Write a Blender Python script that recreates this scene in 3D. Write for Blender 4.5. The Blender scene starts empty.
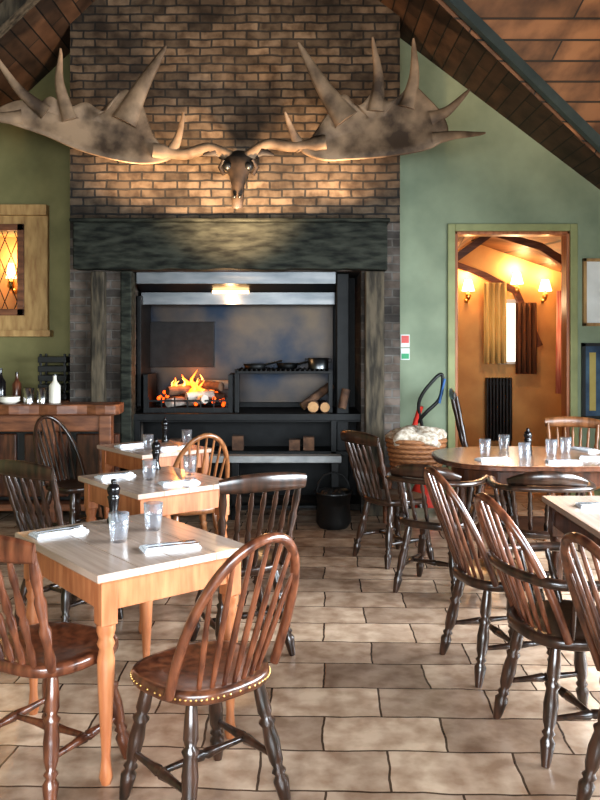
import bpy, math, random
from mathutils import Vector, Matrix
random.seed(7)
S=bpy.context.scene
pi=math.pi

# ------------------------------------------------------------ materials
def newmat(name):
    m=bpy.data.materials.new(name); m.use_nodes=True
    nt=m.node_tree; b=nt.nodes['Principled BSDF']
    return m,nt,b
def rgb(c): return (c[0],c[1],c[2],1)
def coords(nt,mode,scale=(1,1,1),rot=0):
    tc=nt.nodes.new('ShaderNodeTexCoord')
    if mode=='obj': src=tc.outputs['Object']
    else:
        sp=nt.nodes.new('ShaderNodeSeparateXYZ'); nt.links.new(tc.outputs['Object'],sp.inputs[0])
        cb=nt.nodes.new('ShaderNodeCombineXYZ')
        if mode=='wall':
            ad=nt.nodes.new('ShaderNodeMath'); ad.operation='ADD'
            nt.links.new(sp.outputs[0],ad.inputs[0]); nt.links.new(sp.outputs[1],ad.inputs[1])
            nt.links.new(ad.outputs[0],cb.inputs[0]); nt.links.new(sp.outputs[2],cb.inputs[1])
        elif mode=='roof':
            ml=nt.nodes.new('ShaderNodeMath'); ml.operation='MULTIPLY'; ml.inputs[1].default_value=1.256
            nt.links.new(sp.outputs[0],ml.inputs[0])
            nt.links.new(sp.outputs[1],cb.inputs[0]); nt.links.new(ml.outputs[0],cb.inputs[1])
        else:
            nt.links.new(sp.outputs[0],cb.inputs[0]); nt.links.new(sp.outputs[1],cb.inputs[1])
        src=cb.outputs[0]
    mp=nt.nodes.new('ShaderNodeMapping'); mp.inputs['Scale'].default_value=scale
    mp.inputs['Rotation'].default_value=(0,0,rot)
    nt.links.new(src,mp.inputs[0]); return mp.outputs[0]
def noise_mat(name,c1,c2,scale=8,rough=.5,bump=.1,stretch=(1,1,1),metal=0,detail=6,coat=0,spec=.5,lo=.35,hi=.65):
    m,nt,b=newmat(name); co=coords(nt,'obj',stretch)
    n=nt.nodes.new('ShaderNodeTexNoise'); n.inputs['Scale'].default_value=scale; n.inputs['Detail'].default_value=detail
    nt.links.new(co,n.inputs['Vector'])
    r=nt.nodes.new('ShaderNodeValToRGB'); r.color_ramp.elements[0].position=lo; r.color_ramp.elements[1].position=hi
    r.color_ramp.elements[0].color=rgb(c1); r.color_ramp.elements[1].color=rgb(c2)
    nt.links.new(n.outputs['Fac'],r.inputs[0]); nt.links.new(r.outputs[0],b.inputs['Base Color'])
    b.inputs['Roughness'].default_value=rough; b.inputs['Metallic'].default_value=metal
    b.inputs['Coat Weight'].default_value=coat; b.inputs['Coat Roughness'].default_value=.2
    b.inputs['Specular IOR Level'].default_value=spec
    if bump:
        bp=nt.nodes.new('ShaderNodeBump'); bp.inputs['Strength'].default_value=bump; bp.inputs['Distance'].default_value=.01
        nt.links.new(n.outputs['Fac'],bp.inputs['Height']); nt.links.new(bp.outputs[0],b.inputs['Normal'])
    return m
def brick_mat(name,c1,c2,mortar,bw,bh,ms,mode,rough=.8,bump=.6,vary=.5,rot=0,nscale=5,dark=(.3,.25,.2),distort=.0,bias=0,soot=None,dscale=6,sscale=1.3):
    m,nt,b=newmat(name); co=coords(nt,mode,(1,1,1),rot)
    L=nt.links
    if distort:
        nn=nt.nodes.new('ShaderNodeTexNoise'); nn.inputs['Scale'].default_value=dscale; nn.inputs['Detail'].default_value=3
        L.new(co,nn.inputs['Vector'])
        s=nt.nodes.new('ShaderNodeVectorMath'); s.operation='SUBTRACT'; s.inputs[1].default_value=(.5,.5,.5)
        L.new(nn.outputs['Color'],s.inputs[0])
        sc=nt.nodes.new('ShaderNodeVectorMath'); sc.operation='SCALE'; sc.inputs['Scale'].default_value=distort
        L.new(s.outputs[0],sc.inputs[0])
        ad=nt.nodes.new('ShaderNodeVectorMath'); ad.operation='ADD'; L.new(co,ad.inputs[0]); L.new(sc.outputs[0],ad.inputs[1]); co=ad.outputs[0]
    br=nt.nodes.new('ShaderNodeTexBrick'); L.new(co,br.inputs['Vector'])
    br.inputs['Scale'].default_value=1; br.inputs['Brick Width'].default_value=bw; br.inputs['Row Height'].default_value=bh
    br.inputs['Mortar Size'].default_value=ms; br.inputs['Mortar Smooth'].default_value=.2; br.inputs['Bias'].default_value=bias
    br.inputs['Color1'].default_value=rgb(c1); br.inputs['Color2'].default_value=rgb(c2); br.inputs['Mortar'].default_value=rgb(mortar)
    n=nt.nodes.new('ShaderNodeTexNoise'); n.inputs['Scale'].default_value=nscale; n.inputs['Detail'].default_value=8; L.new(co,n.inputs['Vector'])
    r=nt.nodes.new('ShaderNodeValToRGB'); r.color_ramp.elements[0].position=.35; r.color_ramp.elements[1].position=.62
    r.color_ramp.elements[0].color=rgb(dark); r.color_ramp.elements[1].color=(1,1,1,1); L.new(n.outputs['Fac'],r.inputs[0])
    mx=nt.nodes.new('ShaderNodeMix'); mx.data_type='RGBA'; mx.blend_type='MULTIPLY'; mx.inputs['Factor'].default_value=vary
    L.new(br.outputs['Color'],mx.inputs['A']); L.new(r.outputs[0],mx.inputs['B'])
    col=mx.outputs['Result']
    n2=nt.nodes.new('ShaderNodeTexNoise'); n2.inputs['Scale'].default_value=sscale; n2.inputs['Detail'].default_value=4; L.new(co,n2.inputs['Vector'])
    r2=nt.nodes.new('ShaderNodeValToRGB'); r2.color_ramp.elements[0].position=.35; r2.color_ramp.elements[1].position=.62
    r2.color_ramp.elements[0].color=rgb(soot or (.8,.78,.78)); r2.color_ramp.elements[1].color=(1,1,1,1); L.new(n2.outputs['Fac'],r2.inputs[0])
    m2=nt.nodes.new('ShaderNodeMix'); m2.data_type='RGBA'; m2.blend_type='MULTIPLY'; m2.inputs['Factor'].default_value=1
    L.new(col,m2.inputs['A']); L.new(r2.outputs[0],m2.inputs['B'])
    L.new(m2.outputs['Result'],b.inputs['Base Color'])
    b.inputs['Roughness'].default_value=rough
    inv=nt.nodes.new('ShaderNodeMath'); inv.operation='MULTIPLY_ADD'; inv.inputs[1].default_value=-1.0
    L.new(br.outputs['Fac'],inv.inputs[0])
    k=nt.nodes.new('ShaderNodeMath'); k.operation='MULTIPLY'; k.inputs[1].default_value=.5; L.new(n.outputs['Fac'],k.inputs[0]); L.new(k.outputs[0],inv.inputs[2])
    bp=nt.nodes.new('ShaderNodeBump'); bp.inputs['Strength'].default_value=bump; bp.inputs['Distance'].default_value=.012
    L.new(inv.outputs[0],bp.inputs['Height']); L.new(bp.outputs[0],b.inputs['Normal'])
    return m
def emit_mat(name,c,st,base=None):
    m,nt,b=newmat(name); b.inputs['Base Color'].default_value=rgb(base or c)
    n=nt.nodes.new('ShaderNodeTexNoise'); n.inputs['Scale'].default_value=6
    r=nt.nodes.new('ShaderNodeValToRGB'); r.color_ramp.elements[0].color=rgb([x*.75 for x in c]); r.color_ramp.elements[1].color=rgb(c)
    nt.links.new(n.outputs['Fac'],r.inputs[0]); nt.links.new(r.outputs[0],b.inputs['Emission Color'])
    b.inputs['Emission Strength'].default_value=st; return m

M={}
M['floor']=brick_mat('sandstone_flags',(.78,.585,.43),(.36,.25,.18),(.10,.065,.045),.47,.275,.005,'floor',rough=.25,bump=.35,vary=.8,rot=.03,nscale=9,dark=(.55,.47,.42),distort=.05,dscale=3,soot=(.70,.66,.64),sscale=2.2)
M['brick']=brick_mat('old_brick',(.24,.17,.112),(.10,.072,.048),(.04,.034,.028),.21,.075,.009,'wall',rough=.85,bump=1,vary=.85,nscale=9,distort=.03,soot=(.34,.32,.30))
M['greybrick']=brick_mat('smoked_brick',(.17,.13,.105),(.065,.055,.048),(.15,.135,.12),.22,.075,.008,'wall',rough=.85,bump=1,vary=.7,nscale=8,distort=.02,soot=(.4,.38,.36))
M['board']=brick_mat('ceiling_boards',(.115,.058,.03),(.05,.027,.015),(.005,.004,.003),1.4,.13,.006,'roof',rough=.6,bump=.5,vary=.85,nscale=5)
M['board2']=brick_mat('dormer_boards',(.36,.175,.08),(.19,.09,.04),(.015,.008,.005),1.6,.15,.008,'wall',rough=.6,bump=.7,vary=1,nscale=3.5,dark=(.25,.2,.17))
M['green']=noise_mat('sage_plaster',(.195,.235,.155),(.275,.32,.215),2.2,.65,.15)
M['olive']=noise_mat('olive_plaster',(.15,.135,.055),(.215,.19,.08),3,.7,.15)
M['orange']=noise_mat('terracotta_plaster',(.50,.27,.10),(.62,.36,.14),3,.7,.1)
M['char']=noise_mat('charred_oak',(.005,.006,.004),(.036,.038,.028),6,.75,.9,(1,3,4),spec=.25)
M['oakpost']=noise_mat('weathered_oak',(.025,.02,.014),(.10,.078,.052),8,.75,.4,(3,3,.6),spec=.3)
M['iron']=noise_mat('black_iron',(.003,.003,.003),(.008,.008,.008),12,.5,.1,spec=.25)
M['steel']=noise_mat('brushed_steel',(.09,.095,.10),(.15,.15,.15),3,.38,.01,(1,1,4),metal=1)
M['dsteel']=noise_mat('heat_blued_steel',(.004,.009,.018),(.050,.036,.024),2.0,.36,.05,metal=.75)
M['beam']=noise_mat('painted_steel',(.045,.065,.075),(.065,.09,.10),5,.35,.02,metal=.3)
M['slab']=noise_mat('slate_slab',(.16,.16,.16),(.26,.26,.25),8,.5,.2)
M['pine']=noise_mat('waxed_pine',(.32,.105,.04),(.47,.185,.078),5,.4,.08,(6,6,.8),coat=.2)
M['top']=noise_mat('scrubbed_table_top',(.40,.29,.225),(.52,.39,.315),5,.25,.05,(12,.6,1),coat=.5,lo=.3,hi=.7)
M['darktop']=noise_mat('dark_table_top',(.20,.115,.075),(.32,.205,.145),5,.22,.05,(1,8,1),coat=.6)
M['mahog']=noise_mat('mahogany',(.034,.012,.007),(.13,.047,.022),6,.28,.05,(5,5,.8),coat=.5)
M['walnut']=noise_mat('dark_walnut',(.011,.007,.005),(.050,.022,.013),6,.28,.05,(5,5,.8),coat=.5)
M['elm']=noise_mat('golden_elm',(.14,.055,.02),(.30,.125,.05),6,.35,.05,(5,5,.8),coat=.4)
M['redwood']=noise_mat('red_brown_wood',(.055,.017,.009),(.17,.058,.027),6,.28,.05,(5,5,.8),coat=.5)
M['counter']=noise_mat('live_edge_wood',(.10,.035,.016),(.22,.085,.038),5,.45,.2,(1,5,5),coat=.1)
M['frame']=noise_mat('limed_oak',(.30,.165,.06),(.46,.29,.12),5,.6,.1,(4,4,1))
M['doortrim']=noise_mat('green_painted_trim',(.26,.27,.12),(.32,.33,.15),6,.5,.05)
M['antler']=noise_mat('antler_bone',(.055,.034,.021),(.30,.20,.125),4,.65,.8,detail=10,spec=.3)
M['skull']=noise_mat('dark_skull',(.012,.008,.006),(.05,.032,.02),7,.6,.3)
M['black']=noise_mat('matte_black',(.004,.004,.004),(.012,.012,.012),8,.4,0)
M['mill']=noise_mat('ebony_lacquer',(.006,.005,.006),(.015,.012,.012),8,.15,0)
M['linen']=noise_mat('white_linen',(.68,.70,.74),(.82,.84,.87),40,.8,.1)
M['cloth']=noise_mat('mottled_cloth',(.24,.17,.11),(.62,.55,.46),26,.85,.3)
M['silver']=noise_mat('cutlery_steel',(.6,.6,.62),(.75,.75,.77),10,.2,0,metal=1)
M['brass']=noise_mat('brass',(.6,.38,.12),(.75,.5,.2),10,.3,0,metal=1)
M['bark']=noise_mat('log_bark',(.05,.025,.015),(.13,.065,.035),14,.9,.6,(1,1,1))
M['logend']=noise_mat('log_end',(.33,.17,.075),(.45,.26,.12),14,.8,.1)
M['ash']=noise_mat('ash_log',(.30,.25,.21),(.55,.48,.42),14,.9,.5)
M['wicker']=noise_mat('wicker',(.15,.06,.025),(.34,.15,.06),30,.6,.6,(1,1,4))
M['red']=noise_mat('red_plastic',(.5,.03,.02),(.6,.05,.03),8,.35,0)
M['bluep']=noise_mat('blue_plastic',(.02,.10,.30),(.03,.15,.4),8,.35,0)
M['ycurt']=noise_mat('ochre_curtain',(.62,.42,.14),(.78,.56,.24),6,.9,.1,(6,6,.5))
M['rcurt']=noise_mat('red_curtain',(.50,.10,.07),(.8,.45,.35),6,.9,.1,(9,9,.5))
M['bcurt']=noise_mat('brown_curtain',(.10,.04,.02),(.2,.08,.03),6,.9,.1,(6,6,.5))
M['shade']=emit_mat('lamp_shade_glow',(1,.70,.34),3.5)
M['bulb']=emit_mat('hood_lamp_glow',(1,.66,.32),9)
M['ember']=emit_mat('glowing_embers',(1,.12,.012),1.2)
M['flame']=emit_mat('flame',(1,.20,.02),2.0)
M['flame2']=emit_mat('flame_core',(1,.48,.10),3.0)
M['daywin']=emit_mat('daylit_glass',(.95,.95,.85),1.2)
M['cream']=noise_mat('cream_ceramic',(.6,.56,.48),(.7,.66,.58),6,.3,0)
M['white']=noise_mat('white_card',(.65,.65,.62),(.75,.75,.72),5,.6,0)
M['signg']=noise_mat('sign_green',(.03,.3,.12),(.04,.35,.15),5,.5,0)
M['paint']=noise_mat('abstract_blue_art',(.01,.03,.07),(.08,.16,.24),4,.5,0)
M['painty']=noise_mat('ochre_art',(.4,.30,.08),(.5,.4,.14),4,.5,0)
def glassmat():
    m=bpy.data.materials.new('clear_glass'); m.use_nodes=True; nt=m.node_tree; nt.nodes.remove(nt.nodes['Principled BSDF'])
    out=nt.nodes['Material Output']
    n=nt.nodes.new('ShaderNodeTexNoise'); n.inputs['Scale'].default_value=25
    bp=nt.nodes.new('ShaderNodeBump'); bp.inputs['Strength'].default_value=.15; nt.links.new(n.outputs['Fac'],bp.inputs['Height'])
    t=nt.nodes.new('ShaderNodeBsdfTransparent'); t.inputs[0].default_value=(.93,.95,.97,1)
    g=nt.nodes.new('ShaderNodeBsdfGlossy'); g.inputs['Roughness'].default_value=.06; g.inputs[0].default_value=(1,1,1,1); nt.links.new(bp.outputs[0],g.inputs['Normal'])
    d=nt.nodes.new('ShaderNodeBsdfTranslucent'); d.inputs[0].default_value=(.85,.9,1,1)
    lw=nt.nodes.new('ShaderNodeLayerWeight'); lw.inputs[0].default_value=.4; nt.links.new(bp.outputs[0],lw.inputs['Normal'])
    m1=nt.nodes.new('ShaderNodeMixShader'); nt.links.new(lw.outputs['Facing'],m1.inputs[0]); nt.links.new(t.outputs[0],m1.inputs[1]); nt.links.new(g.outputs[0],m1.inputs[2])
    m2=nt.nodes.new('ShaderNodeMixShader'); m2.inputs[0].default_value=.12; nt.links.new(m1.outputs[0],m2.inputs[1]); nt.links.new(d.outputs[0],m2.inputs[2])
    nt.links.new(m2.outputs[0],out.inputs[0]); return m
M['glass']=glassmat()

# ------------------------------------------------------------ mesh builder
class MB:
    def __init__(s): s.v=[];s.f=[];s.m=[];s.s=[];s.mats=[]
    def mi(s,k):
        if k not in s.mats: s.mats.append(k)
        return s.mats.index(k)
    def add(s,vs,fs,k,sm=False):
        o=len(s.v); i=s.mi(k); s.v+=[tuple(v) for v in vs]
        for f in fs: s.f.append([a+o for a in f]); s.m.append(i); s.s.append(sm)
    def box(s,x0,x1,y0,y1,z0,z1,k):
        v=[(x0,y0,z0),(x1,y0,z0),(x1,y1,z0),(x0,y1,z0),(x0,y0,z1),(x1,y0,z1),(x1,y1,z1),(x0,y1,z1)]
        s.add(v,[(0,3,2,1),(4,5,6,7),(0,1,5,4),(1,2,6,5),(2,3,7,6),(3,0,4,7)],k)
    def tube(s,pts,rads,k,n=8,flat=(1,1),sm=True,up=None):
        pts=[Vector(p) for p in pts]
        if not hasattr(rads,'__len__'): rads=[rads]*len(pts)
        vs=[];fs=[];N=len(pts);u=None
        for i in range(N):
            t=(pts[min(i+1,N-1)]-pts[max(i-1,0)])
            if t.length<1e-9: t=Vector((0,0,1))
            t.normalize()
            if u is None:
                ref=Vector(up) if up else (Vector((0,1,0)) if abs(t.y)<.9 else Vector((1,0,0)))
                u=(ref-t*ref.dot(t)).normalized()
            else:
                u=(u-t*u.dot(t)); u=u.normalized()
            w=t.cross(u)
            for j in range(n):
                a=2*pi*j/n+(pi/4 if n==4 else 0)
                vs.append(pts[i]+u*math.cos(a)*rads[i]*flat[0]+w*math.sin(a)*rads[i]*flat[1])
        for i in range(N-1):
            for j in range(n):
                a=i*n+j;b=i*n+(j+1)%n
                fs.append((a,b,b+n,a+n))
        s.add(vs,fs,k,sm)
        s.add(vs[:n],[tuple(range(n))[::-1]],k); s.add(vs[-n:],[tuple(range(n))],k)
    def lathe(s,p0,p1,prof,k,n=10):
        p0=Vector(p0);p1=Vector(p1)
        s.tube([p0.lerp(p1,t) for t,r in prof],[r for t,r in prof],k,n)
    def vl(s,x,y,prof,k,n=16,caps=True):
        vs=[];fs=[]
        for z,r in prof:
            for j in range(n):
                a=2*pi*j/n; vs.append((x+r*math.cos(a),y+r*math.sin(a),z))
        for i in range(len(prof)-1):
            for j in range(n):
                a=i*n+j;b=i*n+(j+1)%n; fs.append((a,b,b+n,a+n))
        s.add(vs,fs,k,True)
        if caps:
            s.add(vs[:n],[tuple(range(n))[::-1]],k); s.add(vs[-n:],[tuple(range(n))],k)
    def rings(s,rings,k,sm=True):
        n=len(rings[0]);vs=[p for r in rings for p in r];fs=[]
        for i in range(len(rings)-1):
            for j in range(n):
                a=i*n+j;b=i*n+(j+1)%n; fs.append((a,b,b+n,a+n))
        fs.append(tuple(range(n))[::-1]); fs.append(tuple(range((len(rings)-1)*n,len(rings)*n)))
        s.add(vs,fs,k,sm)
    def prism_xz(s,o,y0,y1,k,sm=False):
        n=len(o); vs=[(x,y0,z) for x,z in o]+[(x,y1,z) for x,z in o]
        fs=[tuple(range(n)),tuple(range(n,2*n))[::-1]]+[(i,i+n,(i+1)%n+n,(i+1)%n) for i in range(n)]
        s.add(vs,fs,k,sm)
    def prism_xy(s,o,z0,z1,k):
        n=len(o); vs=[(x,y,z0) for x,y in o]+[(x,y,z1) for x,y in o]
        fs=[tuple(range(n))[::-1],tuple(range(n,2*n))]+[(i,(i+1)%n,(i+1)%n+n,i+n) for i in range(n)]
        s.add(vs,fs,k)
    def sphere(s,c,r,k,n=10,m=6,sc=(1,1,1)):
        R=[]
        for i in range(m+1):
            ph=-pi/2+pi*(i+.02 if i==0 else (i-.02 if i==m else i))/m
            R.append([(c[0]+sc[0]*r*math.cos(ph)*math.cos(2*pi*j/n),c[1]+sc[1]*r*math.cos(ph)*math.sin(2*pi*j/n),c[2]+sc[2]*r*math.sin(ph)) for j in range(n)])
        s.rings(R,k)
    def build(s,name,loc=(0,0,0),rz=0,bevel=0,scale=1,parent=None):
        me=bpy.data.meshes.new(name); me.from_pydata(s.v,[],s.f)
        for k in s.mats: me.materials.append(M[k])
        for p,i,sm in zip(me.polygons,s.m,s.s): p.material_index=i; p.use_smooth=sm
        me.update()
        o=bpy.data.objects.new(name,me); S.collection.objects.link(o)
        o.location=loc; o.rotation_euler=(0,0,rz); o.scale=(scale,)*3
        if bevel:
            md=o.modifiers.new('bevel','BEVEL'); md.width=bevel; md.segments=2; md.limit_method='ANGLE'; md.angle_limit=math.radians(50)
        if parent: o.parent=parent
        return o
def face(dx,dy): # rotation so local +Y points (dx,dy)
    return math.atan2(-dx,dy)
def empty(name):
    o=bpy.data.objects.new(name,None); S.collection.objects.link(o); return o

# ------------------------------------------------------------ room shell
RX=-.71; RZ=5.7
def zc(x): return RZ-(.76 if x>RX else .95)*abs(x-RX)
b=MB(); b.box(-3.7,3.7,-2.3,10.6,-.1,0,'floor'); b.build('floor')
YW=7.6
b=MB()
WX0,WX1,WZ0,WZ1=-3.2,-2.60,1.86,2.60
b.prism_xz([(-3.6,0),(WX0,0),(WX0,zc(WX0)),(-3.6,zc(-3.6))],YW,YW+.15,'olive')
b.prism_xz([(WX0,0),(WX1,0),(WX1,WZ0),(WX0,WZ0)],YW,YW+.15,'olive')
b.prism_xz([(WX0,WZ1),(WX1,WZ1),(WX1,zc(WX1)),(WX0,zc(WX0))],YW,YW+.15,'olive')
b.prism_xz([(WX1,0),(-2.07,0),(-2.07,zc(-2.07)),(WX1,zc(WX1))],YW,YW+.15,'olive')
DX0,DX1,DZ=1.47,2.56,2.60
b.prism_xz([(.9,0),(DX0,0),(DX0,zc(DX0)),(.9,zc(.9))],YW,YW+.15,'green')
b.prism_xz([(DX0,DZ),(DX1,DZ),(DX1,zc(DX1)),(DX0,zc(DX0))],YW,YW+.15,'green')
b.prism_xz([(DX1,0),(3.6,0),(3.6,zc(3.6)),(DX1,zc(DX1))],YW,YW+.15,'green')
b.build('wall_back')
b=MB()
b.box(-3.7,-3.6,-2.3,7.75,0,zc(-3.6)+.1,'olive'); b.build('wall_left')
b=MB()
b.box(3.6,3.7,-2.3,.8,0,5.7,'green'); b.box(3.6,3.7,.8,5.2,0,.9,'green'); b.box(3.6,3.7,.8,5.2,2.3,5.7,'green'); b.box(3.6,3.7,5.2,7.6,0,5.7,'green')
b.build('wall_right')
b=MB()
b.box(-3.6,-2.2,-2.3,-2.2,0,5.7,'green'); b.box(2.2,3.6,-2.3,-2.2,0,5.7,'green'); b.box(-2.2,2.2,-2.3,-2.2,0,.8,'green'); b.box(-2.2,2.2,-2.3,-2.2,2.6,5.7,'green')
b.build('wall_front')
for i,(a) in enumerate([0,1]):
    b=MB()
    if a==0:
        for y in (.8,1.9,3.0,4.1,5.15): b.box(3.62,3.68,y,y+.05,.9,2.3,'frame')
        for z in (.9,1.6,2.25): b.box(3.62,3.68,.8,5.2,z,z+.05,'frame')
    else:
        for x in (-2.2,-1.1,0,1.1,2.15): b.box(x,x+.05,-2.28,-2.22,.8,2.6,'frame')
        for z in (.8,1.7,2.55): b.box(-2.2,2.2,-2.28,-2.22,z,z+.05,'frame')
    b.build('window_%d'%(i+2))
b=MB()
def roofpoly(pts,k,left):
    n=len(pts); f=lambda x:RZ-(.95 if left else .76)*abs(x-RX)
    vs=[(x,y,f(x)) for x,y in pts]+[(x,y,f(x)+.08) for x,y in pts]
    fs=[tuple(range(n)),tuple(range(n,2*n))[::-1]]+[(i,(i+1)%n,(i+1)%n+n,i+n) for i in range(n)]
    b.add(vs,fs,k)
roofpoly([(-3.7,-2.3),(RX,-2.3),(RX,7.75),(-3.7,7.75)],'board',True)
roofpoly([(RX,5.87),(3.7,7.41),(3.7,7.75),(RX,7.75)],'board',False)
P=[(RX,5.87,5.7),(3.75,5.87,5.7),(3.75,7.42,2.32)]
vs=P+[(x,y+.06,z+.05) for x,y,z in P]
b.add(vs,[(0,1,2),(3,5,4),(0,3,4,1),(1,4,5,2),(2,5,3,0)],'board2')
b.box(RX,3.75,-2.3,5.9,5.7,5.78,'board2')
b.build('ceiling')
b=MB()
b.tube([(RX+.28,5.85,5.56),(3.55,7.24,2.52)],[.055,.055],'beam',n=4,sm=False)
b.build('steel_valley_beam')
b=MB()
b.tube([(RX-.05,6.25,5.56),(-3.45,6.25,zc(-3.45)-.1)],[.09,.09],'oakpost',n=4,sm=False)
b.build('oak_rafter')

# ------------------------------------------------------------ chimney breast
FP=empty('open_fireplace')
BY=7.2
b=MB()
b.prism_xz([(-2.07,2.62),(.90,2.62),(.90,zc(.9)),(RX,RZ),(-2.07,zc(-2.07))],BY,8.1,'brick')
b.box(-2.07,-1.53,BY,8.1,0,2.62,'greybrick'); b.box(.55,.90,BY,8.1,0,2.62,'greybrick')
b.box(-1.53,.55,BY+.02,8.1,2.19,2.62,'greybrick')
b.box(-1.53,.55,8.0,8.1,0,2.21,'iron')
b.build('chimney_breast',parent=FP)
b=MB()
n=30; top=[];bot=[]
random.seed(21)
for i in range(n+1):
    x=-2.0+2.77*i/n; top.append((x,2.60+.012*random.random())); bot.append((x,2.18+.02*random.random()))
b.prism_xz(bot+top[::-1],7.04,BY,'char'); b.box(-2.02,.79,6.99,BY,2.60,2.635,'char')
b.box(.58,.75,7.10,BY,0,2.18,'oakpost'); b.box(-1.86,-1.74,7.10,BY,0,2.18,'oakpost')
b.box(-1.60,-1.50,7.12,BY+.1,0,2.18,'char'); b.box(.33,.45,7.3,7.42,0,2.18,'iron')
b.build('oak_mantel',bevel=.012,parent=FP)
b=MB()
b.box(-1.5,.33,7.32,7.35,2.08,2.21,'steel')
hv=[(-1.5,7.33,2.08),(.33,7.33,2.08),(.33,7.56,2.02),(-1.5,7.56,2.02)]
b.add(hv+[(x,y,z+.02) for x,y,z in hv],[(0,3,2,1),(4,5,6,7),(0,1,5,4),(1,2,6,5),(2,3,7,6),(3,0,4,7)],'dsteel')
b.box(-1.5,.33,7.54,7.57,1.90,2.02,'steel')
b.box(-1.5,.33,7.57,7.98,1.98,2.0,'steel')
b.box(-1.5,.33,7.94,7.99,.95,1.98,'dsteel')
b.box(-1.5,-.85,7.91,7.94,1.30,1.75,'iron')
b.box(-1.52,-1.48,7.45,7.98,.95,1.98,'iron')
b.build('extractor_hood',bevel=.004,parent=FP)
b=MB(); b.tube([(-.82,7.50,2.02),(-.48,7.50,2.02)],.013,'bulb'); b.build('hood_lamp',parent=FP)
b=MB()
b.box(-1.53,.55,7.28,8.0,.82,.90,'iron')
b.box(-1.53,.55,7.80,7.86,0,.82,'iron'); b.box(-1.53,.55,7.36,8.0,0,.06,'greybrick')
for x in (-1.5,.28): b.box(x,x+.05,7.24,7.30,0,.90,'iron')
b.box(-1.53,.55,7.24,7.60,.52,.56,'iron')
b.box(-1.53,.55,7.23,7.28,.84,.90,'iron')
b.box(-.58,.30,7.30,7.90,1.26,1.285,'iron')
for i in range(20): b.box(-.58+i*.044,-.565+i*.044,7.28,7.90,1.285,1.30,'iron')
b.box(-.60,-.56,7.34,7.40,.9,1.3,'iron'); b.box(.26,.30,7.34,7.40,.9,1.3,'iron')
b.build('cooking_range',bevel=.003,parent=FP)
b=MB()
for z in (.93,1.0): b.box(-1.40,-.66,7.36,7.375,z,z+.015,'iron')
for i in range(7):
    x=-1.40+i*.12; b.box(x,x+.012,7.355,7.375,.90,1.04,'iron')
b.box(-1.40,-.66,7.36,7.8,.90,.93,'iron'); b.box(-1.44,-1.40,7.36,7.8,.90,1.25,'iron'); b.box(-.66,-.62,7.36,7.8,.90,1.25,'iron')
b.build('fire_basket',parent=FP)
b=MB()
random.seed(3)
for i in range(11):
    x=-1.27+.50*random.random(); y=7.45+.25*random.random(); z=.985+.055*(i//3)
    a=random.uniform(-.9,.9); l=.13
    b.tube([(x-l*math.cos(a),y-l*math.sin(a),z),(x+l*math.cos(a),y+l*math.sin(a),z+random.uniform(-.03,.05))],.042,'ash' if i%3 else 'bark',n=9)
for i in range(26):
    b.sphere((-1.34+.62*random.random(),7.42+.3*random.random(),.95+.12*random.random()),.020,'ember',7,4)
b.build('burning_logs',parent=FP)
b=MB()
random.seed(11)
for i in range(20):
    x=-1.02+.20*random.gauss(0,.6); x=max(-1.33,min(-.75,x)); y=7.46+.18*random.random(); h=(.10+.13*random.random())*max(.3,1-abs(x+1.05)*2.2)
    z0=1.06; lean=random.uniform(-.06,.06)
    pts=[(x+lean*t+.02*math.sin(7*t+i),y,z0+h*t) for t in (0,.15,.3,.45,.6,.8,1)]
    r=.5+.6*random.random()
    b.tube(pts,[.014*r,.026*r,.028*r,.022*r,.015*r,.007*r,.001],'flame2' if i%3==0 else 'flame',8,(.6,1))
b.build('flames',parent=FP)
b=MB(); b.box(-1.5,.36,6.93,7.08,.50,.56,'slab')
for x in (-1.45,-.6,.27): b.box(x,x+.07,6.95,7.07,0,.50,'iron')
b.box(-1.5,.36,6.95,7.07,.10,.13,'iron')
HB=b.build('hearth_bench',bevel=.006)
def log(b,p,q,r,n=10):
    b.tube([p,q],[r,r],'bark',n); p=Vector(p);q=Vector(q);d=(p-q).normalized()*.002
    b.tube([p+d,p+d*1.5],[r*.9,r*.9],'logend',n)
b=MB()
log(b,(.12,7.32,.955),(.14,7.6,.955),.055); log(b,(.23,7.34,.95),(.22,7.6,.95),.05)
log(b,(.02,7.42,.95),(.3,7.5,1.15),.04); log(b,(.38,7.26,.95),(.42,7.28,1.12),.04)
b.build('split_logs',parent=FP)
b=MB()
random.seed(8)
for x in (-1.2,-.62,-.1,.03):
    b.box(x,x+.10,7.30,7.42,.56,.65+.04*random.random(),'bark')
b.build('kindling',parent=FP)
def pan(x,y,z,r,hx):
    b=MB(); b.vl(0,0,[(0,r*.8),(.045,r),(.045,r*.95),(.008,r*.76)],'iron',20)
    d=Vector((hx,-.35,0)).normalized(); b.tube([(d.x*r*.9,d.y*r*.9,.035),(d.x*(r+.16),d.y*(r+.16),.075)],[.012,.01],'iron',6)
    b.build('frying_pan',(x,y,z))
pan(-.42,7.46,1.301,.11,1); pan(-.12,7.68,1.301,.11,1)
b=MB(); b.vl(0,0,[(0,.09),(.10,.095),(.10,.088),(.01,.084)],'steel',18); b.tube([(-.09,0,.09),(-.12,0,.09),(-.12,0,.06),(-.09,0,.06)],.006,'iron',6); b.tube([(.09,0,.09),(.12,0,.09),(.12,0,.06),(.09,0,.06)],.006,'iron',6)
b.build('cooking_pot',(.17,7.45,1.301))
b=MB(); b.vl(0,0,[(0,.12),(.05,.15),(.26,.13),(.30,.165),(.30,.155),(.1,.12)],'black',16)
b.tube([(-.14,0,.29)]+[(-.14*math.cos(a),0,.29+.17*math.sin(a)) for a in (.5,1.0,1.57,2.14,2.64)]+[(.14,0,.29)],.008,'iron',6)
for a in range(6):
    b.sphere((.07*math.cos(a),.07*math.sin(a),.26),.05,'black',7,4)
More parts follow.
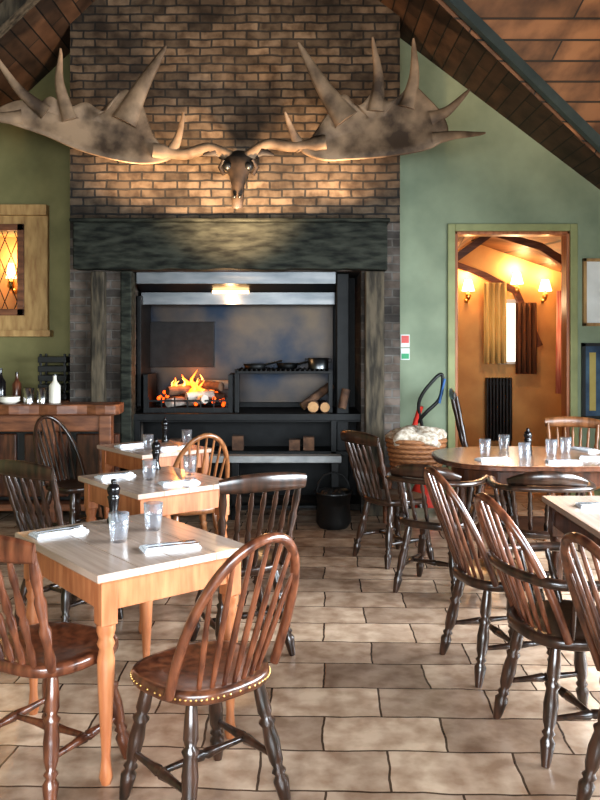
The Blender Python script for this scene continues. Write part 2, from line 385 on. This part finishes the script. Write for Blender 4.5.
b.build('coal_scuttle',(.28,6.70,0))

# ------------------------------------------------------------ antlers trophy
U=.00844
b=MB()
def apt(x,z,yo=0): return (x*U, -.0000045*x*x*1.0+yo, z*U)
def dense(pts,k=5,closed=False):
    out=[];n=len(pts)
    rng=range(n) if closed else range(n-1)
    for i in rng:
        g=lambda j: Vector(pts[j%n]) if closed else Vector(pts[max(0,min(n-1,j))])
        p0,p1,p2,p3=g(i-1),g(i),g(i+1),g(i+2)
        for s in range(k):
            t=s/k
            out.append(.5*((2*p1)+(p2-p0)*t+(2*p0-5*p1+4*p2-p3)*t*t+(3*p1-p0-3*p2+p3)*t**3))
    if not closed: out.append(Vector(pts[-1]))
    return out
def tine(pts,r0,r1,yo0=0,yo1=-.12,fl=(.5,1)):
    d=dense([(x,z,0) for x,z in pts],5)
    n=len(d); P=[];R=[]
    for i,p in enumerate(d):
        t=i/(n-1); P.append(apt(p.x,p.y,yo0+(yo1-yo0)*t*t)); R.append((r0*(1-t)**.9+r1)*U)
    b.tube(P,R,'antler',10,fl,up=(0,1,0))
def palm(out):
    d=dense([(x,z,0) for x,z in out],5,True)
    cx=sum(p.x for p in d)/len(d); cz=sum(p.y for p in d)/len(d)
    def ring(s,y): return [apt(cx+(p.x-cx)*s,cz+(p.y-cz)*s,y) for p in d]
    R=[ring(.3,.03),ring(.75,.0),ring(.97,-.025),ring(1,-.008),ring(.97,.015),ring(.75,.04),ring(.3,.06)]
    b.rings(R,'antler')
palm([(-66,16),(-90,8),(-122,11),(-158,20),(-190,33),(-232,46),(-236,54),(-214,66),(-200,60),(-184,72),(-168,62),(-150,68),(-132,60),(-114,82),(-98,72),(-84,36)])
tine([(-114,50),(-96,85),(-70,124)],13,1.0); tine([(-166,50),(-174,84),(-168,112)],7,1.0,0,-.2); tine([(-188,56),(-212,76),(-232,108)],7,1.0,0,-.15)
tine([(-210,50),(-232,48),(-256,54)],7,1.0); tine([(-70,18),(-60,34),(-52,55)],6,1.0,0,-.2)
palm([(62,22),(84,12),(112,12),(152,14),(190,20),(206,34),(202,52),(188,70),(172,84),(158,72),(146,70),(136,80),(120,66),(104,78),(88,58),(72,34)])
tine([(108,52),(84,86),(60,126)],13,1.0); tine([(137,60),(139,92),(132,126)],8,1.0,0,-.18); tine([(167,62),(174,92),(172,126)],8,1.0,0,-.1)
tine([(190,50),(206,56),(224,72)],7,1.0); tine([(192,30),(212,31),(236,27)],6,1.0,0,-.2); tine([(64,24),(55,38),(47,55)],6,1.0,0,-.2)
def beamt(pts):
    d=dense([(x,z,0) for x,z in pts],5); b.tube([apt(p.x,p.y,0) for p in d],[ (6.5-1.5*i/len(d)+ (3 if i>len(d)*.8 else 0))*U for i in range(len(d))],'antler',10,up=(0,1,0))
beamt([(-8,16),(-30,25),(-55,19),(-85,22)]); beamt([(8,16),(30,29),(55,27),(88,30)])
def ring(z,w,d,yc,n=16): return [(w*math.cos(2*pi*j/n),yc+d*math.sin(2*pi*j/n),z) for j in range(n)]
b.rings([ring(-.33,.02,.02,-.17),ring(-.32,.045,.035,-.16),ring(-.24,.052,.045,-.13),ring(-.12,.055,.06,-.09),ring(-.03,.08,.08,-.05),ring(.05,.12,.10,-.01),ring(.12,.14,.11,.02),ring(.17,.11,.10,.05),ring(.20,.05,.05,.06)],'skull')
for s in (-1,1):
    b.sphere((s*.09,-.075,.045),.04,'black',10,6); b.tube([(s*.12,-.07,.10),(s*.155,-.05,.04),(s*.12,-.06,-.02)],.02,'skull',8)
    b.sphere((s*.022,-.19,-.23),.016,'black',8,5)
    b.tube([(s*.10,0,.14),(s*.20,-.03,.18),(s*.30,-.03,.15)],[.03,.045,.01],'skull',8,(.5,1))
b.box(-.05,.05,.05,.395,.02,.12,'char')
b.build('antler_skull_mount',(-.52,6.80,2.98))

# ------------------------------------------------------------ side room and door
b=MB()
b.box(DX0-.07,DX0,YW-.03,YW,0,DZ+.07,'doortrim'); b.box(DX1,DX1+.07,YW-.03,YW,0,DZ+.07,'doortrim'); b.box(DX0,DX1,YW-.03,YW,DZ,DZ+.07,'doortrim')
b.box(DX0,DX0+.03,YW-.01,YW+.15,0,DZ,'pine'); b.box(DX1-.03,DX1,YW-.01,YW+.15,0,DZ,'pine'); b.box(DX0,DX1,YW-.01,YW+.15,DZ-.03,DZ,'pine')
b.build('door_1',bevel=.006)
b=MB()
b.box(1.0,3.7,10.3,10.4,0,3.6,'orange'); b.build('wall_side_room_back')
b=MB(); b.box(.98,1.06,7.76,10.3,0,3.6,'orange'); b.build('wall_side_room_left')
b=MB(); b.box(3.45,3.55,7.76,10.3,0,3.6,'orange'); b.build('wall_side_room_right')
b=MB()
P=[(1.0,7.76,2.2),(2.2,7.76,3.1),(2.2,10.3,2.85),(1.0,10.3,1.95)]
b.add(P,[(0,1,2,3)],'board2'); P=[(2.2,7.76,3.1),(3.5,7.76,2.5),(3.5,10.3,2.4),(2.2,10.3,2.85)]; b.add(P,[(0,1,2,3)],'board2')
b.build('ceiling_side_room')
b=MB()
b.tube([(1.95,10.2,2.55),(2.35,10.2,2.40),(2.75,10.2,2.20),(3.05,10.2,1.50)],[.055]*4,'counter',4,sm=False)
b.tube([(1.62,9.0,2.40),(2.15,9.0,2.78),(2.7,9.0,2.62),(3.2,9.0,2.30)],[.06]*4,'counter',4,sm=False)
b.build('curved_brace')
def curtain(name,x0,x1,y,z0,z1,k,axis='x',waves=4,amp=.03):
    b=MB();n=40;vs=[];fs=[]
    for i in range(n+1):
        t=i/n
        for zz,sc in ((z1,.6),((z0+z1)/2,.85),(z0,1)):
            o=amp*sc*math.sin(t*waves*2*pi); u=x0+(x1-x0)*t
            vs.append((u,y+o,zz) if axis=='x' else (y+o,u,zz))
    for i in range(n):
        for j in range(2):
            a=i*3+j; fs.append((a,a+3,a+4,a+1))
    b.add(vs,fs,k,True); o=b.build(name); md=o.modifiers.new('s','SOLIDIFY'); md.thickness=.008; return o
curtain('ochre_curtain',2.32,2.60,10.1,1.28,2.30,'ycurt')
curtain('brown_curtain',2.72,2.98,10.1,1.15,2.05,'bcurt')
curtain('red_curtain',8.7,9.4,3.02,.95,2.15,'rcurt','y')
b=MB(); b.box(2.55,2.8,10.26,10.29,1.30,2.05,'daywin')
b.box(2.53,2.56,10.24,10.3,1.27,2.1,'white'); b.box(2.79,2.82,10.24,10.3,1.27,2.1,'white'); b.box(2.53,2.82,10.24,10.3,1.27,1.30,'white'); b.box(2.53,2.82,10.24,10.3,2.05,2.1,'white')
b.build('window_1')
b=MB()
for i in range(8): b.box(2.36+i*.042,2.392+i*.042,10.12,10.22,.30,1.10,'black')
b.box(2.36,2.69,10.15,10.19,.36,.42,'black'); b.box(2.36,2.69,10.15,10.19,1.0,1.05,'black')
for x in (2.38,2.65): b.box(x,x+.03,10.14,10.2,0,.31,'black')
b.build('cast_iron_radiator',bevel=.01)
def sconce(x,y,z,d=(0,-1),s=1,pw=9):
    b=MB(); dx,dy=d
    b.vl(0,0,[(-.16,.012),(-.12,.035),(-.08,.035),(-.05,.015)],'brass',10)
    b.tube([(-dx*.10,-dy*.10,-.16),(-dx*.02,-dy*.02,-.15),(0,0,-.10),(0,0,-.02)],.009,'brass',6)
    b.sphere((-dx*.10,-dy*.10,-.16),.03,'brass',8,5)
    b.vl(0,0,[(-.04,.085*s),(.11,.045*s)],'shade',16,False)
    o1=b.build('sconce_lamp',(x,y,z))
    l=bpy.data.lights.new('sconce_bulb','POINT'); l.energy=pw; l.color=(1,.62,.30); l.shadow_soft_size=.04
    o=bpy.data.objects.new('sconce_bulb',l); o.location=(0,0,.16); S.collection.objects.link(o); o.parent=o1
sconce(2.14,10.18,2.24,pw=8); sconce(2.76,10.18,2.33,pw=9); sconce(3.12,10.18,2.24,pw=5)

b=MB()
b.box(-3.35,-2.38,7.50,YW,2.74,2.84,'frame')
b.box(WX1,WX1+.22,7.54,YW,1.62,2.74,'frame'); b.box(-3.35,WX1,7.54,YW,1.62,1.86,'frame'); b.box(-3.35,WX1,7.54,YW,2.60,2.74,'frame'); b.box(-3.35,-3.2,7.54,YW,1.86,2.60,'frame')
b.box(-3.35,-2.34,7.48,YW,1.60,1.66,'frame'); b.box(-2.66,-2.60,7.52,YW,1.80,2.66,'counter'); b.box(-3.2,-2.60,7.52,YW,1.80,1.86,'counter'); b.box(-3.2,-2.60,7.52,YW,2.60,2.66,'counter')
for i in range(-4,7):
    for s in (-1,1):
        x0=WX0+i*.12; pts=[]
        for z in (WZ0,WZ1):
            pts.append(((x0 if s>0 else x0+.0)+ (s*.30 if z==WZ1 else 0)+(0 if s>0 else .30),7.615,z))
        (xa,_,za),(xb,_,zb)=pts
        def cl(xa,za,xb,zb):
            out=[]
            for x,z,ox,oz in ((xa,za,xb,zb),(xb,zb,xa,za)):
                X=max(WX0,min(WX1,x)); out.append((X,7.615,z+(oz-z)*(X-x)/(ox-x)))
            return out
        if max(xa,xb)>WX0 and min(xa,xb)<WX1:
            b.tube(cl(xa,za,xb,zb),.005,'iron',5)
b.box(WX0-.05,WX1+.05,8.05,8.1,WZ0-.1,WZ1+.1,'orange'); b.box(WX1,WX1+.05,7.75,8.1,WZ0-.1,WZ1+.1,'orange'); b.box(WX0-.05,WX1+.05,7.75,8.1,WZ0-.1,WZ0,'frame'); b.box(WX0-.05,WX1+.05,7.75,8.1,WZ1,WZ1+.1,'frame'); b.box(WX0-.05,WX0,7.75,8.1,WZ0-.1,WZ1+.1,'orange')
b.build('window_4',bevel=.004)
sconce(-2.86,7.92,2.22,s=.6,pw=5)

# ------------------------------------------------------------ wall things
b=MB(); b.box(2.70,3.3,YW-.03,YW-.002,1.72,2.32,'white'); 
for a in [(2.68,3.32,2.31,2.34),(2.68,3.32,1.70,1.73),(2.68,2.71,1.70,2.34),(3.29,3.32,1.70,2.34)]: b.box(a[0],a[1],YW-.045,YW-.002,a[2],a[3],'frame')
b.build('picture_frame',bevel=.003)
b=MB(); b.box(2.70,3.3,YW-.025,YW-.002,.85,1.52,'paint'); b.box(2.74,2.80,YW-.03,YW-.024,.9,1.45,'painty'); b.box(2.85,2.95,YW-.03,YW-.024,.9,1.2,'painty')
for a in [(2.67,3.33,1.51,1.54),(2.67,3.33,.82,.85),(2.67,2.70,.82,1.54),(3.30,3.33,.82,1.54)]: b.box(a[0],a[1],YW-.04,YW-.002,a[2],a[3],'black')
b.build('framed_painting')
b=MB(); b.box(.955,1.04,YW-.012,YW,1.50,1.62,'white'); b.box(.962,1.033,YW-.014,YW-.011,1.54,1.61,'red'); b.box(.955,1.04,YW-.012,YW,1.38,1.49,'white'); b.box(.962,1.033,YW-.014,YW-.011,1.39,1.44,'signg')
b.build('fire_exit_sign')
b=MB(); b.box(.9,DX0-.07,YW-.02,YW,0,.14,'doortrim'); b.box(DX1+.07,3.6,YW-.02,YW,0,.14,'doortrim'); b.build('baseboard_back',bevel=.004)

# ------------------------------------------------------------ counter
b=MB()
random.seed(9)
N=24
front=[(-3.5+i*(1.94/N),6.74+.02*math.sin(i*1.3)+.015*random.random()) for i in range(N+1)]
out=front+[(-1.53,6.8),(-1.55,7.05),(-1.60,7.08),(-2.08,7.09),(-2.08,7.58),(-3.5,7.58)]
b.prism_xy(out,.93,1.02,'counter')
for x in (-3.4,-2.75,-2.2,-1.72):
    b.box(x,x+.11,6.82,6.93,0,.93,'counter')
b.box(-3.4,-1.62,6.84,6.91,.78,.93,'counter'); b.box(-3.4,-1.62,6.84,7.05,.10,.16,'counter')
b.box(-3.4,-1.66,7.0,7.05,.16,.9,'black')
for i in range(4): b.box(-3.3+i*.45,-2.92+i*.45,6.96,7.0,.2,.75,'mahog')
b.build('bar_counter',bevel=.012)
def bottle(x,y,z,h,r,k,name='glass_bottle',cap='black'):
    b=MB(); b.vl(0,0,[(0,r*.95),(.01,r),(h*.6,r),(h*.72,r*.5),(h*.8,r*.32),(h*.95,r*.32)],k,14); b.vl(0,0,[(h*.95,r*.38),(h,r*.38)],cap,10); b.build(name,(x,y,z))
bottle(-2.13,6.95,1.02,.25,.05,'cream','soap_bottle'); bottle(-2.62,7.0,1.02,.30,.045,'mill'); bottle(-2.52,7.12,1.02,.26,.04,'redwood'); bottle(-2.75,6.95,1.02,.22,.05,'mill'); bottle(-2.85,7.2,1.02,.32,.045,'mahog')
for x,y in ((-2.36,6.95),(-2.25,6.98)):
    b=MB(); b.vl(0,0,[(0,.045),(.13,.05),(.13,.045),(.02,.04)],'silver',14); b.build('steel_beaker',(x,y,1.02))
b=MB()
for i in range(5):
    b.box(-.13,.13,-.1,.1,.0+i*.085,.055+i*.085,'black')
for x in (-.12,.10): 
    for y in (-.09,.07): b.box(x,x+.02,y,y+.02,0,.42,'black')
b.build('wine_rack',(-2.27,7.42,1.02),bevel=.004)
b=MB(); b.vl(0,0,[(0,.05),(.02,.09),(.03,.09),(.01,.045)],'cream',16); b.vl(0,0,[(.03,.085),(.05,.09),(.06,.09)],'cream',16); b.build('stacked_bowls',(-2.50,6.88,1.02))

# ------------------------------------------------------------ tables
LEG=[(0,.018),(.04,.026),(.10,.020),(.16,.017),(.3,.022),(.55,.031),(.70,.034),(.76,.026),(.79,.035),(.82,.027),(.86,.036),(.9,.036)]
def table(c,w,l,rz,h=.75,topk='top',legk='pine'):
    b=MB(); x=w/2;y=l/2
    npl=4
    for i in range(npl):
        b.box(-x+i*w/npl+.0004,-x+(i+1)*w/npl-.0004,-y,y,h-.028,h,topk)
    a=.035
    b.box(-x+.004,x-.004,-y+.004,y-.004,h-.032,h-.024,legk)
    b.box(-x+a,x-a,-y+a,-y+a+.02,h-.14,h-.03,legk); b.box(-x+a,x-a,y-a-.02,y-a,h-.14,h-.03,legk)
    b.box(-x+a,-x+a+.02,-y+a,y-a,h-.14,h-.03,legk); b.box(x-a-.02,x-a,-y+a,y-a,h-.14,h-.03,legk)
    for sx in (-1,1):
        for sy in (-1,1):
            cx=sx*(x-a-.024);cy=sy*(y-a-.024)
            b.box(cx-.031,cx+.031,cy-.031,cy+.031,h-.19,h-.03,legk)
            b.vl(cx,cy,[(t*(h-.19)/.9,r*.92) for t,r in LEG],legk,14)
    return b.build('dining_table',(c[0],c[1],0),rz,bevel=.003)
A=math.radians(39)
T1=(-.69,3.225);T2=(-.842,4.655);T3=(-1.11,6.1)
table(T1,.64,.80,A); table(T2,.62,.76,A); table(T3,.60,.74,A)
b=MB()
n=48
def rr(s,z,ax=.70,ay=.52): return [(ax*s*math.copysign(abs(math.cos(2*pi*j/n))**.7,math.cos(2*pi*j/n)),ay*s*math.copysign(abs(math.sin(2*pi*j/n))**.7,math.sin(2*pi*j/n)),z) for j in range(n)]
b.rings([rr(.96,.712),rr(1,.72),rr(1,.740),rr(.985,.748),rr(.98,.748)],'mahog',False)
b.rings([rr(.975,.747),rr(.972,.7495)],'darktop',False)
b.rings([rr(.78,.60),rr(.80,.60),rr(.80,.715)],'mahog',False)
for sx in (-1,1):
    for sy in (-1,1):
        b.vl(sx*.44,sy*.30,[(t*.62/.9,r) for t,r in LEG],'mahog',14)
b.build('oval_table',(1.64,5.62,0),.0)
table((1.67,3.02),.84,2.24,0,.75,'top','mahog')

# ------------------------------------------------------------ chairs
CL=[(0,.013),(.06,.017),(.14,.021),(.2,.024),(.24,.014),(.27,.022),(.30,.014),(.36,.021),(.5,.024),(.62,.019),(.66,.026),(.69,.015),(.74,.022),(.86,.020),(1,.015)]
CL=[(t,r*1.15) for t,r in CL]
SP=[(0,.008),(.3,.011),(.5,.010),(1,.007)]
SPT=[(0,.010),(.15,.015),(.25,.010),(.45,.017),(.5,.011),(.55,.017),(.75,.010),(.85,.014),(1,.009)]
ST=[(0,.010),(.3,.013),(.47,.019),(.5,.013),(.53,.019),(.7,.013),(1,.010)]
def seatpoly(w,d,n=32):
    o=[]
    for j in range(n):
        a=2*pi*j/n; c=math.cos(a);s=math.sin(a)
        x=w*math.copysign(abs(c)**.72,c); y=d*math.copysign(abs(s)**.72,s)
        x*=1+.08*(y/d); o.append((x,y))
    return o
def base(b,k,sw=.215,sd=.205,studs=False,seatk=None):
    o=seatpoly(sw,sd); sk=seatk or k
    R=lambda s,z:[(x*s,y*s,z) for x,y in o]
    b.rings([R(.9,.410),R(.985,.420),R(1,.44),R(.98,.456),R(.9,.458),R(.6,.445),R(.2,.440)],sk)
    if studs:
        for j in range(0,64):
            a=2*pi*j/64; c=math.cos(a);s=math.sin(a); x=sw*math.copysign(abs(c)**.72,c); y=sd*math.copysign(abs(s)**.72,s); x*=1+.08*(y/sd)
            b.sphere((x,y,.437),.0045,'brass',6,4)
    L={}
    for sx in (-1,1):
        for sy in (-1,1):
            p=Vector((sx*.195,sy*.19+(-.015 if sy<0 else 0),0)); q=Vector((sx*.13,sy*.125,.42)); L[sx,sy]=(p,q); b.lathe(p,q,CL,k,10)
    mid={}
    for sx in (-1,1):
        p=L[sx,-1][0].lerp(L[sx,-1][1],.38); q=L[sx,1][0].lerp(L[sx,1][1],.38); b.lathe(p,q,ST,k,8); mid[sx]=(p+q)/2
    b.lathe(mid[-1],mid[1],ST,k,8)
def hoopY(z): return -.165-.19*((z-.45)/.5)
def hoop_chair(c,f,k,name='windsor_chair',studs=False,arms=False,h=.50,w=.20,scale=1,splat=False,seatk=None,hk=None):
    b=MB(); base(b,k,.215 if not arms else .235,.205 if not arms else .215,studs,seatk)
    hk=hk or k
    pts=[];N=28
    def hp(a):
        x=-w*math.cos(a)*(1+.12*math.sin(a)); z=.45+h*math.sin(a)**.85
        return (x,hoopY(z)+.045*math.cos(a)**2,z)
    for i in range(N+1): pts.append(hp(pi*i/N))
    b.tube(pts,.0165,hk,8)
    ns=7
    for i in range(ns):
        u=(i-(ns-1)/2)/((ns-1)/2)
        a=math.acos(max(-1,min(1,-u*.72))); t=Vector(hp(a)); bs=Vector((u*.115,-.172+.03*u*u,.45))
        b.lathe(bs,t,SP,hk,7)
    if arms:
        bow=[(-.26,.12,.67),(-.275,.02,.67),(-.27,-.1,.67),(-.22,-.21,.675),(-.1,-.265,.68),(0,-.275,.68),(.1,-.265,.68),(.22,-.21,.675),(.27,-.1,.67),(.275,.02,.67),(.26,.12,.67)]
        b.tube(dense(bow,3),.017,k,8,(1.0,1.2))
        for s in (-1,1):
            b.lathe((s*.205,.09,.445),(s*.265,.06,.67),SPT,k,8)
            for q in (-.03,-.10): b.lathe((s*.20,q+.0,.445),(s*.27,q-.03,.67),SP,k,7)
    return b.build(name,(c[0],c[1],0),face(*f),scale=scale)
def rail_chair(c,f,k,name='spindle_back_chair',h=.91,scale=1,seatk=None,w=.185):
    b=MB(); base(b,k,seatk=seatk)
    for s in (-1,1):
        b.lathe((s*(w-.02),-.165,.445),(s*(w+.01),-.285,h-.04),[(0,.014),(.1,.020),(.2,.014),(.35,.022),(.4,.014),(.6,.021),(.65,.014),(.8,.020),(.95,.014),(1,.015)],k,9)
    cr=[];
    for i in range(9):
        u=(i-4)/4; cr.append((u*(w+.035),-.30-.03*(1-u*u),h-.035+.012*(1-u*u)))
    b.tube(cr,[.034,.042,.045,.046,.047,.046,.045,.042,.034],k,10,(.28,1),up=(0,1,0))
    for i in range(5):
        u=(i-2)/2; b.lathe((u*.10,-.178,.445),(u*.125,-.31-.01*(1-u*u),h-.07),SPT,k,7)
    return b.build(name,(c[0],c[1],0),face(*f),scale=scale)
def bow_armchair(c,f,k,name='captains_chair'):
    b=MB(); base(b,k,.24,.22)
    bow=[(-.27,.14,.70),(-.285,.02,.70),(-.275,-.1,.70),(-.22,-.21,.705),(-.1,-.262,.71),(0,-.272,.71),(.1,-.262,.71),(.22,-.21,.705),(.275,-.1,.70),(.285,.02,.70),(.27,.14,.70)]
    d=dense(bow,3); b.tube(d,.022,k,8,(1.3,.8))
    top=dense([(-.22,-.20,.735),(-.12,-.262,.765),(0,-.28,.775),(.12,-.262,.765),(.22,-.20,.735)],3)
    b.tube(top,[.02+.02*math.sin(pi*i/(len(top)-1)) for i in range(len(top))],k,8,(.5,1.1),up=(0,1,0))
    for i in range(9):
        a=pi*(i+.0)/8; x=.265*math.cos(a); y=.06-.32*math.sin(a)
        b.lathe((x*.82,(y)*.62,.445),(x,y,.70),SPT,k,7)
    return b.build(name,(c[0],c[1],0),face(*f))
hoop_chair((-.325,2.69),(-.66,.75),'walnut',studs=True,seatk='mahog',hk='redwood',w=.21)
rail_chair((-.90,2.89),(.45,.89),'redwood')
rail_chair((-.30,4.05),(-.42,.9),'walnut')
rail_chair((-1.27,4.42),(.55,.83),'walnut')
hoop_chair((-.75,5.42),(-.45,.9),'elm',scale=1.0)
hoop_chair((-1.74,6.20),(.75,-.5),'walnut')
hoop_chair((.95,3.82),(1,.25),'walnut',hk='mahog')
hoop_chair((1.05,3.14),(1,.22),'walnut',name='windsor_armchair',arms=True,w=.21,hk='redwood')
hoop_chair((1.18,2.52),(1,.3),'walnut',hk='mahog')
rail_chair((.67,5.72),(.75,.45),'walnut')
bow_armchair((.86,5.02),(.5,.86),'walnut')
bow_armchair((1.44,4.80),(.1,1),'walnut')
rail_chair((2.15,6.33),(-.35,-.94),'elm')
rail_chair((1.66,7.05),(1,-.15),'walnut',h=1.12,name='tall_back_chair')

# ------------------------------------------------------------ table settings
H=.75
def tumbler(x,y,h=.115,r=.041,z=H):
    b=MB(); b.vl(0,0,[(0,r*.72),(.004,r*.78),(h*.5,r*.93),(h,r),(h,r-.003),(h*.5,r*.93-.004),(.016,r*.72),(.0155,.002)],'glass',18); b.build('water_glass',(x,y,z))
def mill(x,y,s=1):
    b=MB(); b.vl(0,0,[(0,.028),(.012,.03),(.03,.022),(.06,.019),(.10,.024),(.115,.028),(.12,.02),(.128,.026),(.15,.029),(.165,.022),(.172,.010),(.178,.012),(.188,.012),(.192,.004)],'mill',16); b.build('pepper_mill',(x,y,H),scale=s)
def setting(x,y,rz):
    b=MB(); 
    for i,(w,l) in enumerate(((.10,.22),(.098,.215),(.07,.20))):
        b.box(-w/2,w/2,-l/2,l/2,.005*i,.005*i+.005,'linen')
    b.build('folded_napkin',(x,y,H),rz,bevel=.0015)
    b=MB(); b.box(-.006,.006,-.09,.02,0,.003,'silver'); b.prism_xy([(-.007,.02),(.007,.02),(.011,.05),(.009,.10),(-.004,.115),(-.008,.06)],0,.002,'silver'); b.build('table_knife',(x+.022*math.cos(rz),y+.022*math.sin(rz),H+.0155),rz)
    b=MB(); b.box(-.005,.005,-.09,.04,0,.003,'silver'); b.prism_xy([(-.005,.035),(.005,.035),(.012,.055),(.012,.07),(-.012,.07),(-.012,.055)],0,.003,'silver')
    for i in range(4): b.box(-.012+i*.0068,-.0085+i*.0068,.07,.105,0,.003,'silver')
    b.build('table_fork',(x-.012*math.cos(rz),y-.012*math.sin(rz),H+.0155),rz)
tumbler(-.72,3.18);tumbler(-.62,3.38); mill(-.82,3.52)
setting(-1.00,3.32,-.9); setting(-.50,3.08,-1.15)
tumbler(-.87,4.62);tumbler(-.66,4.80); mill(-.90,5.0)
setting(-1.09,4.72,-.9); setting(-.68,4.50,-1.1)
tumbler(-.88,6.22);tumbler(-1.12,5.90); mill(-1.08,6.40); setting(-1.30,6.12,-.9); setting(-.95,5.98,-1.1)
tumbler(1.30,5.62);tumbler(1.50,5.88);tumbler(1.76,5.60);tumbler(1.90,5.72);tumbler(1.52,5.42);mill(1.60,5.62); mill(1.66,5.80,.8)
setting(1.30,5.40,-1.3); setting(2.02,5.45,1.2); setting(2.1,5.9,.3); setting(1.74,5.28,1.5)
setting(1.45,3.85,1.5); setting(1.40,3.25,1.5); setting(1.42,2.6,1.5); tumbler(1.66,3.7); tumbler(1.69,3.45); tumbler(1.5,2.9)

# ------------------------------------------------------------ basket and vacuum
b=MB()
b.box(-.30,.30,-.22,.22,.44,.47,'counter')
for sx in (-1,1):
    for sy in (-1,1): b.vl(sx*.24,sy*.16,[(0,.018),(.2,.024),(.36,.018),(.44,.022)],'counter',10)
b.build('side_table',(.97,6.68,0),bevel=.004)
b=MB()
n=24
for i in range(7):
    z=.025+i*.045; r=.17+.04*(i/6)
    b.tube([(r*1.3*math.cos(2*pi*j/n),r*math.sin(2*pi*j/n),z) for j in range(n+1)],.025,'wicker',6)
b.vl(0,0,[(0,.16),(.02,.17)],'wicker',20)
random.seed(4)
R=[];n=36
for i,(s,z) in enumerate([(1.14,.26),(1.20,.32),(1.05,.365),(.75,.39),(.45,.40),(.15,.405)]):
    R.append([(.235*s*math.cos(2*pi*j/n)*(1+.10*math.sin(2*pi*j*5/n+i*.4)),.19*s*math.sin(2*pi*j/n)*(1+.10*math.sin(2*pi*j*4/n)),z+.03*math.sin(2*pi*j*3/n+i*.7)) for j in range(n)])
b.rings(R,'cloth')
b.build('linen_basket',(.97,6.68,.47),scale=.88)
b=MB()
b.rings([[(r*math.cos(2*pi*j/16),r*.8*math.sin(2*pi*j/16),z) for j in range(16)] for z,r in ((0,.13),(.03,.15),(.16,.15),(.2,.13),(.26,.10),(.28,.04))],'red')
b.vl(0,0,[(.27,.05),(.33,.045)],'black',12)
for s in (-1,1): b.tube([(s*.14,0-.02,.08),(s*.17,-.02,.08)],[.08,.08],'black',14)
hp=dense([(0,0,.3),(-.02,0,.7),(-.07,-.05,1.0),(.05,-.08,1.2),(.14,-.05,1.25),(.12,-.05,1.05),(0,-.05,.92),(-.1,-.0,.8)],6)
b.tube(hp,.016,'black',8); b.tube([(-.11,0,.76),(-.05,-.03,.97)],[.025,.025],'red',8); b.tube([(.11,-.07,1.0),(.16,-.07,1.22)],[.012,.012],'bluep',8)
b.build('vacuum_cleaner',(1.14,7.25,0))

# ------------------------------------------------------------ lights
def area(name,loc,rot,sx,sy,e,c,spread=180):
    l=bpy.data.lights.new(name,'AREA'); l.shape='RECTANGLE'; l.size=sx; l.size_y=sy; l.energy=e; l.color=c; l.spread=math.radians(spread)
    o=bpy.data.objects.new(name,l); o.location=loc; o.rotation_euler=rot; S.collection.objects.link(o)
area('daylight_right',(3.58,3.0,1.6),(0,math.radians(70),0),1.3,4.2,440,(.82,.92,1),145)
area('daylight_front',(0,-2.15,1.7),(math.radians(66),0,0),4.2,1.7,200,(.84,.93,1),115)
def spot(name,loc,tgt,e,ang,c,blend=.5,r=.05):
    l=bpy.data.lights.new(name,'SPOT'); l.energy=e; l.spot_size=math.radians(ang); l.spot_blend=blend; l.color=c; l.shadow_soft_size=r
    o=bpy.data.objects.new(name,l); o.location=loc; o.rotation_euler=(Vector(tgt)-Vector(loc)).to_track_quat('-Z','Y').to_euler(); S.collection.objects.link(o)
spot('brick_uplight',(-.55,6.25,2.35),(-.60,7.2,2.98),190,95,(1,.68,.40),.9)
spot('mantel_uplight_left',(-1.45,6.75,2.66),(-1.5,7.1,3.6),50,120,(1,.66,.38),.8,.03)
spot('mantel_uplight_right',(.35,6.75,2.66),(.4,7.1,3.6),50,120,(1,.66,.38),.8,.03)
def point(name,loc,e,c,r=.05):
    l=bpy.data.lights.new(name,'POINT'); l.energy=e; l.color=c; l.shadow_soft_size=r
    o=bpy.data.objects.new(name,l); o.location=loc; S.collection.objects.link(o)
point('fire_light',(-1.08,7.42,1.25),7,(1,.32,.07),.08)
point('hood_light',(-.65,7.44,1.95),6,(1,.6,.3),.04)
point('side_room_light',(2.4,9.0,2.0),16,(1,.68,.4),.1)
spot('dormer_uplight',(2.6,4.2,2.3),(2.6,6.4,4.6),130,80,(1,.68,.4),.7)
w=bpy.data.worlds.new('world'); S.world=w; w.use_nodes=True
w.node_tree.nodes['Background'].inputs[0].default_value=(.6,.75,1,1); w.node_tree.nodes['Background'].inputs[1].default_value=.6

# ------------------------------------------------------------ camera
cd=bpy.data.cameras.new('camera'); cam=bpy.data.objects.new('camera',cd); S.collection.objects.link(cam)
cam.location=(0,0,1.54); cam.rotation_euler=(math.radians(90),0,0)
cd.sensor_fit='VERTICAL'; cd.sensor_height=36; cd.lens=36.0; cd.shift_y=-57/800; cd.clip_start=.05
S.camera=cam
S.view_settings.view_transform='Standard'
for lk in ('Medium High Contrast','Standard - Medium High Contrast'):
    try: S.view_settings.look=lk; break
    except Exception: pass
print('LOOK',S.view_settings.look)
S.view_settings.exposure=0.45
